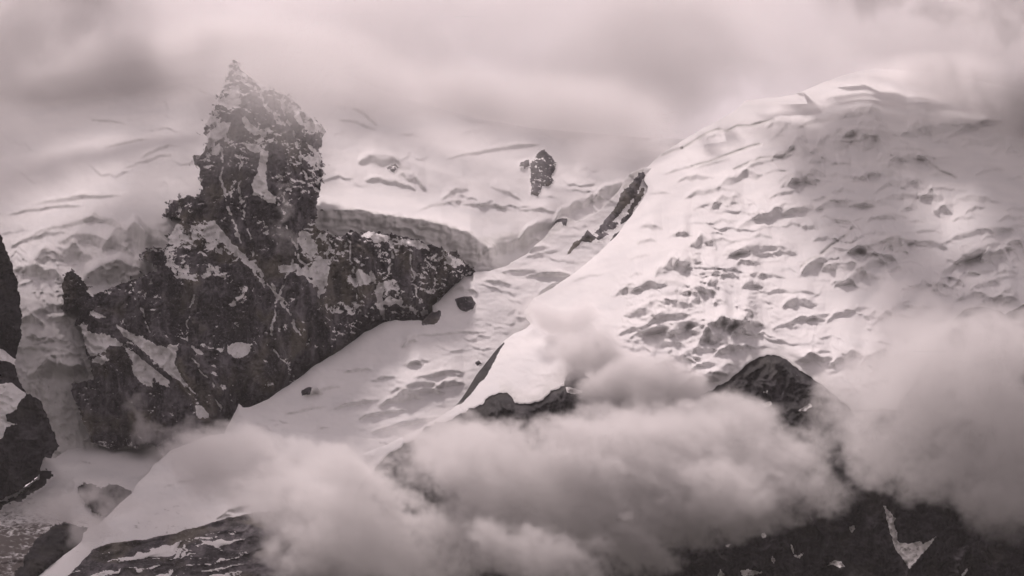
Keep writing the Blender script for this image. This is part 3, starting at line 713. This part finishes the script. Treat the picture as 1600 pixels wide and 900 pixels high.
dirt = 0.10 + 0.5 * low + 0.25 * sstep(740, 800, py) * (0.6 + fbm(X / 120, V / 30, 4, 287, 0.65))
sheet('valley_glacier', px, py, D, sdf(out_v, px, py) + 1.5 * fbm(px / 14, py / 14, 3, 289), dict(rock=rock, dust=0.12, ice=0.45 * tf, dirt=dirt), MAT_DARK, parts,
      'dirty valley glacier curving down the lower left corner')

# ------------------------------------------------------------------ snow spur in front at the bottom left
out_s = [(55, 906), (63, 897), (93, 873), (127, 847), (130, 833), (157, 817), (180, 793), (207, 770), (213, 757), (224, 746), (233, 737), (240, 726), (247, 722), (262, 708), (276, 699), (290, 694), (330, 680), (420, 670), (640, 680), (720, 720), (760, 980), (20, 980), (20, 930)]
px, py = grid(30, 760, 660, 960, 1.8)
X = px * MPP; V = (900 - py) * MPP
D = tps([(63, 897, 7960), (157, 817, 8220), (233, 737, 8520), (293, 695, 8650), (400, 800, 8290), (500, 690, 8660), (500, 900, 7980), (740, 900, 8420), (640, 740, 8560), (620, 900, 8160), (740, 760, 8700), (300, 820, 8210), (200, 900, 7930), (450, 950, 7850), (60, 950, 7800)], px, py)
edge = sdf(out_s, px, py)
D = D + 40 * np.exp(np.clip(edge, -200, 0) / 9.0) + 12 * fbm(X / 200, V / 90, 4, 291) + 4 * fbm(X / 50, V / 20, 3, 293) + 3.5 * fbm(X / 20, V / 8, 3, 295)
mor = [(100, 906), (110, 896), (126, 880), (146, 858), (165, 850), (195, 845), (230, 842), (275, 833), (310, 823), (345, 812), (400, 800), (480, 800), (760, 780), (760, 990), (90, 990)]
sp = sdf(mor, px, py) + 2 * fbm(px / 20, py / 20, 3, 301)
wpx = px + 30 * fbm(px / 60, py / 40, 3, 302); wpy = py + 14 * fbm(px / 70, py / 40, 3, 303)
bf = fbm((wpx + 1.2 * wpy) / 110, (wpy + 0.25 * wpx) / 15, 4, 304, 0.55)
streaks = sstep(0.0, 0.30, bf + 0.2 * fbm(px / 40, py / 26, 3, 307)) * sstep(846, 870, py + 0.12 * (px - 130)) * sstep(420, 340, px)
rock = sstep(1.5, -1.5, sp)
D = D + sstep(2, -8, sp) * (-22 * bf + 9 * fbm(X / 24, V / 16, 4, 305) + 14)
gs = [(385, 790, 22, 4, -0.3), (362, 796, 18, 5, -0.4), (285, 752, 26, 3, -0.2), (425, 800, 26, 5, -0.2), (350, 806, 14, 3, -0.3)]
so, face = scarps(gs, px, py, 3.0, 7)
D = D + so
dust = 0.08 + 0.75 * streaks
parts = [('moraine', sp < 0)]
sheet('snow_spur', px, py, D, edge + 1.2 * fbm(px / 18, py / 18, 3, 309), dict(rock=rock, dust=dust, ice=face * 0.6, dirt=0.14 + 0.12 * fbm(X / 120, V / 40, 4, 311, 0.65)), MAT, parts,
      'snow spur sloping down to a dark streaked moraine at the bottom left')

# ------------------------------------------------------------------ clouds: real volumes between and above the mountains
def spline_w(n, cells, off):
    t = np.linspace(0, cells, n) + off
    i = np.floor(t).astype(int); f = t - i
    W = np.zeros((n, int(cells) + 6), np.float32)
    r = np.arange(n)
    for q, w in enumerate(((1 - f) ** 3 / 6, (3 * f ** 3 - 6 * f ** 2 + 4) / 6, (-3 * f ** 3 + 3 * f ** 2 + 3 * f + 1) / 6, f ** 3 / 6)):
        W[r, i + q] += w
    return W


def vnoise(shape, size, spacing, rs):
    Ws = [spline_w(n, L / sp, rs.rand()) for n, L, sp in zip(shape, size, spacing)]
    R = rs.rand(*[w.shape[1] for w in Ws]).astype(np.float32) - 0.5
    R = np.tensordot(Ws[0], R, (1, 0)); R = np.tensordot(R, Ws[1], (1, 1)); R = np.tensordot(R, Ws[2], (1, 1))
    return R * 3.2


def cfbm(shape, size, spacing, octaves, rs, gain=0.5, billow=0.0):
    out = np.zeros(shape, np.float32); a = 1.0; n = 0.0
    for o in range(octaves):
        v = vnoise(shape, size, [sp / 2 ** o for sp in spacing], rs)
        if billow: v = v * (1 - billow) + billow * (0.45 - 1.6 * np.abs(v))
        out += a * v; n += a; a *= gain
    return out / n


def cloud_material(name, aniso, color):
    m = bpy.data.materials.new(name); m.use_nodes = True
    nt = m.node_tree; nt.nodes.clear()
    out = nt.nodes.new('ShaderNodeOutputMaterial'); pv = nt.nodes.new('ShaderNodeVolumePrincipled')
    pv.inputs['Color'].default_value = color; pv.inputs['Anisotropy'].default_value = aniso
    pv.inputs['Density'].default_value = 1.0; pv.inputs['Density Attribute'].default_value = 'density'
    nt.links.new(pv.outputs[0], out.inputs['Volume'])
    return m


CLOUD = cloud_material('cloud_vapour', 0.35, (0.995, 0.975, 0.975, 1))


def cloud(name, label, blobs, voxel, spacing, density, thr=0.40, soft=0.42, amp=0.34, octaves=5, seed=1, gain=0.68, billow=0.35, warp=30.0, pad=1.7, tilt=0.0):
    """blobs: (px, py, depth m, radius x px, radius y px, radius depth m, weight)"""
    B = np.array(blobs, float)
    for b in B:                                            # a small 'depth' is a distance in front of the terrain
        if b[2] < 3000: b[2] = surface_depth(b[0], b[1]) - b[2]
    C = at(B[:, 0], B[:, 1], B[:, 2]); mp = B[:, 2] * 2 * TH / 1600
    R = np.stack([B[:, 3] * mp, B[:, 5], B[:, 4] * mp], -1)
    lo = (C - pad * R).min(0); hi = (C + pad * R).max(0)
    n = np.maximum(np.ceil((hi - lo) / np.array([voxel, voxel * 1.5, voxel])).astype(int), 8)
    ax = [np.linspace(lo[i], hi[i], n[i]).astype(np.float32) for i in range(3)]
    F = np.zeros(n, np.float32)
    for c, r, w in zip(C, R, B[:, 6]):
        e = [((ax[i] - c[i]) / r[i]) ** 2 for i in range(3)]
        F = 1 - (1 - F) * (1 - np.float32(min(w, 0.999)) * np.exp(-(e[0][:, None, None] + e[1][None, :, None] + e[2][None, None, :])))
    rs = np.random.RandomState(seed)
    # torn structure; tilt makes the filaments run down to the right
    ex = int(abs(tilt) * (hi[0] - lo[0]) / (hi[2] - lo[2]) * n[2]) if tilt else 0
    nn = np.array([n[0], n[1], n[2] + ex]); size = (hi - lo) * nn / n
    N = cfbm(tuple(nn), size, spacing, octaves, rs, gain, billow)
    N = N / N.std()
    vox = (hi - lo) / (n - 1)
    if warp:                                               # swirl the edges
        I = np.meshgrid(*[np.arange(q, dtype=np.float32) for q in n], indexing='ij', sparse=True)
        sh = [vnoise(tuple(n), hi - lo, [q * 0.45 for q in spacing], rs) * np.float32(warp / vox[i]) for i in range(3)]
        J = [np.clip(np.rint(I[i] + sh[i]).astype(np.int32), 0, n[i] - 1) for i in range(3)]
        F = F[tuple(J)]
        if ex: J[2] = np.clip(J[2] + np.rint(ex * I[0] / (n[0] - 1)).astype(np.int32), 0, nn[2] - 1)
        N = N[tuple(J)]
    N = np.clip(N, -1.35, 2.5)
    d = F + amp * N * np.clip(F * 4, 0, 1)
    d = np.clip((d - thr) / soft, 0, 1); d = d * d * (3 - 2 * d) * density
    for i in range(3):                                     # thin out to nothing at the faces of the grid
        t = np.linspace(0, 1, n[i]); f = sstep(0, 0.12, t) * sstep(1, 0.88, t)
        d *= f.astype(np.float32).reshape([-1 if q == i else 1 for q in range(3)])
    org = np.array([(lo[0] + hi[0]) / 2, (lo[1] + hi[1]) / 2, lo[2]])
    me = bpy.data.meshes.new(name)
    cnt = d.size
    me.vertices.add(cnt)
    g = np.stack(np.meshgrid(*ax, indexing='ij'), -1).reshape(-1, 3) - org
    me.vertices.foreach_set('co', g.astype(np.float32).ravel())
    a = me.attributes.new('vapour', 'FLOAT', 'POINT'); a.data.foreach_set('value', d.ravel().astype(np.float32))
    me.materials.append(CLOUD)
    o = bpy.data.objects.new(name, me); scene.collection.objects.link(o); o.location = org
    ng = bpy.data.node_groups.new(name + '_vapour', 'GeometryNodeTree')
    ng.interface.new_socket('Geometry', in_out='INPUT', socket_type='NodeSocketGeometry')
    ng.interface.new_socket('Geometry', in_out='OUTPUT', socket_type='NodeSocketGeometry')
    NN = ng.nodes; LL = ng.links
    gi = NN.new('NodeGroupInput'); go = NN.new('NodeGroupOutput')
    pos = NN.new('GeometryNodeInputPosition'); sep = NN.new('ShaderNodeSeparateXYZ'); LL.new(pos.outputs[0], sep.inputs[0])

    def m(op, x, y, z=None):
        k = NN.new('ShaderNodeMath'); k.operation = op
        for i, v in enumerate((x, y, z)):
            if v is None: continue
            if isinstance(v, (int, float)): k.inputs[i].default_value = float(v)
            else: LL.new(v, k.inputs[i])
        return k.outputs[0]
    l2 = lo - org; h2 = hi - org
    ids = []
    for i in range(3):
        q = m('MULTIPLY', m('SUBTRACT', sep.outputs[i], float(l2[i])), float((n[i] - 1) / (h2[i] - l2[i])))
        ids.append(m('MAXIMUM', m('MINIMUM', m('ROUND', q, 0), float(n[i] - 1)), 0))
    # integer arithmetic keeps the index exact
    def im(op, x, y):
        k = NN.new('FunctionNodeIntegerMath'); k.operation = op
        for i, v in enumerate((x, y)):
            if isinstance(v, int): k.inputs[i].default_value = v
            else: LL.new(v, k.inputs[i])
        return k.outputs[0]

    def fi(x):
        k = NN.new('FunctionNodeFloatToInt'); LL.new(x, k.inputs[0]); return k.outputs[0]
    ii = [fi(x) for x in ids]
    index = im('ADD', im('MULTIPLY', im('ADD', im('MULTIPLY', ii[0], int(n[1])), ii[1]), int(n[2])), ii[2])
    na = NN.new('GeometryNodeInputNamedAttribute'); na.data_type = 'FLOAT'; na.inputs[0].default_value = 'vapour'
    si = NN.new('GeometryNodeSampleIndex'); si.data_type = 'FLOAT'; si.domain = 'POINT'
    LL.new(gi.outputs[0], si.inputs['Geometry']); LL.new(na.outputs[0], si.inputs['Value']); LL.new(index, si.inputs['Index'])
    vc = NN.new('GeometryNodeVolumeCube')
    LL.new(si.outputs[0], vc.inputs['Density'])
    vc.inputs['Min'].default_value = l2; vc.inputs['Max'].default_value = h2
    for i, ch in enumerate('XYZ'): vc.inputs['Resolution ' + ch].default_value = int(n[i])
    sm = NN.new('GeometryNodeSetMaterial'); sm.inputs['Material'].default_value = CLOUD
    LL.new(vc.outputs[0], sm.inputs[0]); LL.new(sm.outputs[0], go.inputs[0])
    md = o.modifiers.new('vapour', 'NODES'); md.node_group = ng
    o['kind'] = 'stuff'; o['label'] = label; o['category'] = 'cloud'
    print('CLOUD', name, n, cnt, float(d.mean()), flush=True)
    return o


# the low bank in front of the cliffs
cloud('cloud_bank', 'broad soft cloud bank along the bottom in front of the cliffs',
      [(470, 770, 7900, 100, 55, 120, 0.85), (580, 800, 7800, 120, 75, 140, 0.95), (700, 790, 7800, 130, 85, 140, 0.97), (840, 800, 7850, 140, 85, 140, 0.97), (980, 770, 7950, 110, 85, 130, 0.95), (560, 870, 7700, 110, 60, 120, 0.95),
       (700, 890, 7700, 130, 60, 120, 0.97), (850, 890, 7700, 130, 60, 120, 0.95), (1000, 680, 8130, 90, 60, 90, 0.95), (1080, 730, 8000, 90, 65, 100, 0.95), (1190, 725, 8000, 100, 50, 90, 0.95), (380, 725, 8150, 110, 44, 80, 0.85), (300, 705, 8300, 70, 26, 60, 0.65),
       (730, 690, 8180, 80, 38, 70, 0.95), (660, 725, 8050, 100, 45, 80, 0.9), (540, 715, 8100, 100, 38, 80, 0.85), (960, 860, 7800, 60, 50, 90, 0.85), (1270, 770, 7950, 60, 26, 60, 0.7), (1130, 690, 8050, 80, 40, 80, 0.9), (1170, 770, 7900, 100, 40, 90, 0.95), (900, 740, 7950, 120, 60, 110, 0.97), (1060, 790, 7850, 100, 40, 100, 0.95), (715, 668, 110, 50, 26, 50, 0.9)],
      7, (150, 130, 85), 0.016, seed=4, tilt=0.3, amp=0.38, thr=0.40, soft=0.38, gain=0.88)
cloud('cloud_bank', 'bright billowing cloud bank rising on the right edge',
      [(1430, 650, 7950, 100, 75, 120, 0.95), (1540, 610, 7900, 110, 85, 130, 0.97), (1640, 640, 7900, 110, 120, 130, 0.97), (1390, 710, 7950, 60, 40, 90, 0.85), (1520, 715, 7900, 120, 60, 110, 0.95), (1620, 775, 7850, 110, 55, 100, 0.97), (1450, 760, 7900, 90, 36, 80, 0.85), (1350, 745, 7950, 60, 26, 60, 0.7), (1395, 500, 110, 46, 60, 60, 0.95),
       (1425, 425, 90, 32, 55, 45, 0.8), (1340, 620, 120, 60, 60, 70, 0.9), (1300, 680, 8120, 50, 40, 60, 0.75), (1465, 560, 8150, 50, 50, 80, 0.9), (1380, 590, 8150, 60, 60, 70, 0.9), (1500, 500, 8300, 60, 34, 60, 0.85), (1580, 520, 8200, 60, 40, 70, 0.9), (1440, 490, 8450, 50, 50, 60, 0.85)],
      7, (120, 110, 100), 0.010, seed=5, amp=0.46, thr=0.43, soft=0.45, gain=0.88)
cloud('cloud_wisp', 'grey drifting wisp crossing the lit snow of the dome',
      [(880, 498, 150, 55, 24, 60, 0.75), (960, 560, 160, 80, 40, 60, 0.95), (1040, 605, 160, 95, 46, 60, 0.97), (920, 550, 150, 50, 34, 50, 0.7), (1120, 650, 130, 80, 30, 60, 0.8), (838, 486, 120, 30, 16, 40, 0.6), (990, 620, 150, 60, 30, 50, 0.8)],
      6, (90, 80, 65), 0.028, seed=8, thr=0.28, soft=0.6)
cloud('cloud_wisp', 'thin torn wisp hanging under the dark rock wall',
      [(230, 668, 90, 40, 14, 40, 0.65), (290, 680, 90, 55, 18, 40, 0.8), (350, 676, 90, 45, 18, 40, 0.8), (400, 680, 90, 45, 20, 40, 0.75), (215, 640, 90, 14, 24, 30, 0.5)],
      5, (60, 55, 40), 0.02, seed=10)
cloud('cloud_wisp', 'small dim wisp over the valley glacier at lower left',
      [(120, 795, 120, 50, 28, 60, 0.9), (165, 790, 120, 40, 28, 50, 0.8), (70, 800, 120, 55, 22, 50, 0.8), (150, 830, 110, 40, 20, 50, 0.6), (70, 690, 60, 22, 18, 30, 0.55)],
      6, (70, 60, 50), 0.016, seed=12)
cloud('cloud_wisp', 'narrow plume of mist rising in a gully of the spire',
      [(445, 350, 60, 12, 30, 25, 0.7), (448, 315, 60, 8, 24, 20, 0.65), (443, 285, 60, 6, 18, 20, 0.5), (455, 378, 60, 24, 16, 25, 0.55)],
      4, (40, 40, 34), 0.012, seed=13)
# cloud swallowing the far crest, and the ceiling above it
cloud('cloud_ceiling', 'pale cloud ceiling filling the sky behind the summits',
      [(60, 60, 10900, 250, 90, 300, 0.95), (350, 30, 11000, 250, 90, 300, 0.95), (650, 60, 11000, 250, 110, 300, 0.95), (900, 100, 11000, 200, 110, 300, 0.95), (1050, 60, 11000, 240, 110, 300, 0.95),
       (1300, 30, 11300, 300, 100, 300, 0.97), (1600, 50, 11300, 250, 110, 300, 0.97), (650, -40, 10700, 300, 50, 350, 0.8)],
      17, (260, 260, 190), 0.004, thr=0.2, soft=0.9, seed=14, octaves=5, amp=0.26, gain=0.75)
cloud('cloud_veil', 'soft mist veil swallowing the far snow crest around the spire',
      [(-60, 120, 180, 120, 55, 120, 0.95), (80, 120, 180, 110, 50, 120, 0.93), (220, 100, 180, 110, 48, 120, 0.9), (360, 78, 10350, 110, 46, 160, 0.9), (480, 100, 200, 100, 50, 120, 0.93), (580, 140, 200, 100, 50, 120, 0.95), (690, 165, 200, 100, 55, 120, 0.97), (800, 180, 180, 100, 55, 110, 0.97),
       (900, 190, 160, 90, 55, 100, 0.97), (990, 195, 160, 80, 55, 90, 0.95), (0, 190, 130, 100, 40, 70, 0.6), (700, 215, 120, 120, 40, 70, 0.6), (930, 240, 110, 60, 36, 60, 0.5)],
      13, (240, 240, 160), 0.011, thr=0.10, soft=0.9, amp=0.08, seed=17, warp=0)
cloud('cloud_veil', 'thin mist in front of the upper half of the spire',
      [(400, 100, 9250, 130, 40, 70, 0.9), (450, 140, 9250, 110, 46, 70, 0.85), (420, 190, 9200, 130, 60, 70, 0.55), (300, 230, 9200, 140, 90, 70, 0.4), (560, 250, 9350, 140, 80, 70, 0.4), (90, 240, 9300, 170, 100, 90, 0.5), (-60, 330, 9200, 120, 110, 80, 0.45), (760, 260, 9500, 120, 70, 70, 0.4)],
      9, (130, 120, 100), 0.009, thr=0.08, soft=1.1, amp=0.08, seed=19, warp=0)
cloud('cloud_puff', 'white ragged cloud in the upper left corner',
      [(40, 60, 9500, 60, 40, 90, 0.85), (90, 110, 9450, 50, 36, 80, 0.85), (0, 120, 9450, 70, 34, 80, 0.8), (150, 130, 9450, 30, 18, 50, 0.5), (120, 30, 9550, 70, 30, 80, 0.6)],
      8, (110, 100, 90), 0.011, seed=21, gain=0.82, soft=0.5)
cloud('cloud_cap', 'grey cloud cap folding over the right shoulder of the dome',
      [(1440, 110, 200, 70, 34, 90, 0.9), (1500, 130, 230, 90, 46, 110, 0.95), (1580, 160, 260, 110, 60, 130, 0.97), (1670, 200, 260, 110, 80, 140, 0.97), (1385, 108, 100, 50, 20, 60, 0.7), (1225, 150, 60, 60, 16, 50, 0.5), (1570, 250, 150, 100, 60, 80, 0.5), (1450, 180, 120, 90, 36, 60, 0.5)],
      10, (200, 180, 140), 0.013, thr=0.15, soft=0.8, amp=0.12, seed=16, warp=0)
cloud('cloud_puff', 'pale broken cloud along the top right corner',
      [(1390, -5, 10500, 90, 28, 130, 0.85), (1490, 10, 10450, 90, 30, 130, 0.85), (1590, 40, 10350, 60, 44, 120, 0.8), (1500, -60, 10400, 160, 50, 200, 0.9)],
      9, (130, 120, 100), 0.007, seed=23, gain=0.8)
# unseen cloud decks added above the frame to shade left snowfield and right dome
cloud('cloud_shade_deck', 'unseen cloud deck added above the frame to shade the right half of the dome',
      [(1215, -190, 9950, 100, 60, 620, 0.98), (1400, -210, 9950, 200, 70, 620, 0.98), (1700, -200, 9950, 220, 70, 620, 0.98)],
      26, (400, 480, 200), 0.020, seed=31, octaves=4, warp=0)
cloud('cloud_shade_deck', 'unseen cloud deck added above the frame to shade the left snowfield',
      [(-180, -190, 10000, 200, 60, 900, 0.95), (90, -200, 10000, 150, 60, 900, 0.9)],
      26, (500, 480, 200), 0.017, seed=33, octaves=4, warp=0)

# ------------------------------------------------------------------ the wooded valley side the picture is taken from (below the frame)
gx, gy = np.meshgrid(np.linspace(-4500, 4500, 91), np.linspace(-1500, 9600, 112))
gz = 1098.0 + np.clip(gy, -400, None) * 0.10 + sstep(0, 900, gy) * (45 * fbm(gx / 900, gy / 900, 4, 401) - 30)
gz = np.where(gy < 400, 1098.0 + np.clip(gy, -400, None) * 0.10 - 1.5 * np.abs(gy) * 0.005, gz)
gi = np.arange(gx.size).reshape(gx.shape)
gq = np.stack([gi[:-1, :-1], gi[:-1, 1:], gi[1:, 1:], gi[1:, :-1]], -1).reshape(-1, 4)
gm = bpy.data.materials.new('dark_forest'); gm.use_nodes = True
gb = gm.node_tree.nodes['Principled BSDF']; gb.inputs['Roughness'].default_value = 0.95
gt = gm.node_tree.nodes.new('ShaderNodeTexNoise'); gt.inputs['Scale'].default_value = 0.02; gt.inputs['Detail'].default_value = 3
gc = gm.node_tree.nodes.new('ShaderNodeTexCoord'); gr = gm.node_tree.nodes.new('ShaderNodeValToRGB')
gr.color_ramp.elements[0].color = (0.03, 0.04, 0.025, 1); gr.color_ramp.elements[1].color = (0.09, 0.10, 0.06, 1)
gm.node_tree.links.new(gc.outputs['Object'], gt.inputs['Vector']); gm.node_tree.links.new(gt.outputs['Fac'], gr.inputs[0]); gm.node_tree.links.new(gr.outputs[0], gb.inputs['Base Color'])
gme = bpy.data.meshes.new('ground')
gme.from_pydata(np.stack([gx, gy, gz], -1).reshape(-1, 3).tolist(), [], gq.tolist())
gme.materials.append(gm)
ground = bpy.data.objects.new('ground', gme); scene.collection.objects.link(ground)
ground['kind'] = 'structure'; ground['label'] = 'dark wooded valley side below the glaciers'

# ------------------------------------------------------------------ haze
hm = bpy.data.materials.new('thin_haze'); hm.use_nodes = True
hn = hm.node_tree; hn.nodes.clear()
ho = hn.nodes.new('ShaderNodeOutputMaterial'); hv = hn.nodes.new('ShaderNodeVolumePrincipled')
hv.inputs['Color'].default_value = (0.97, 0.94, 0.95, 1); hv.inputs['Density'].default_value = 0.45e-5; hv.inputs['Anisotropy'].default_value = 0.2
hn.links.new(hv.outputs[0], ho.inputs['Volume'])
x0, x1, y0, y1, z0, z1 = -4600, 4600, -1600, 12200, 950, 5200
hme = bpy.data.meshes.new('haze')
vv = [(x, y, z - z0) for x in (x0, x1) for y in (y0, y1) for z in (z0, z1)]
hme.from_pydata(vv, [], [(0, 1, 3, 2), (4, 6, 7, 5), (0, 4, 5, 1), (2, 3, 7, 6), (0, 2, 6, 4), (1, 5, 7, 3)])
hme.materials.append(hm)
haze = bpy.data.objects.new('haze', hme); scene.collection.objects.link(haze); haze.location = (0, 0, z0)
haze['kind'] = 'stuff'; haze['label'] = 'thin even mountain haze filling the air'
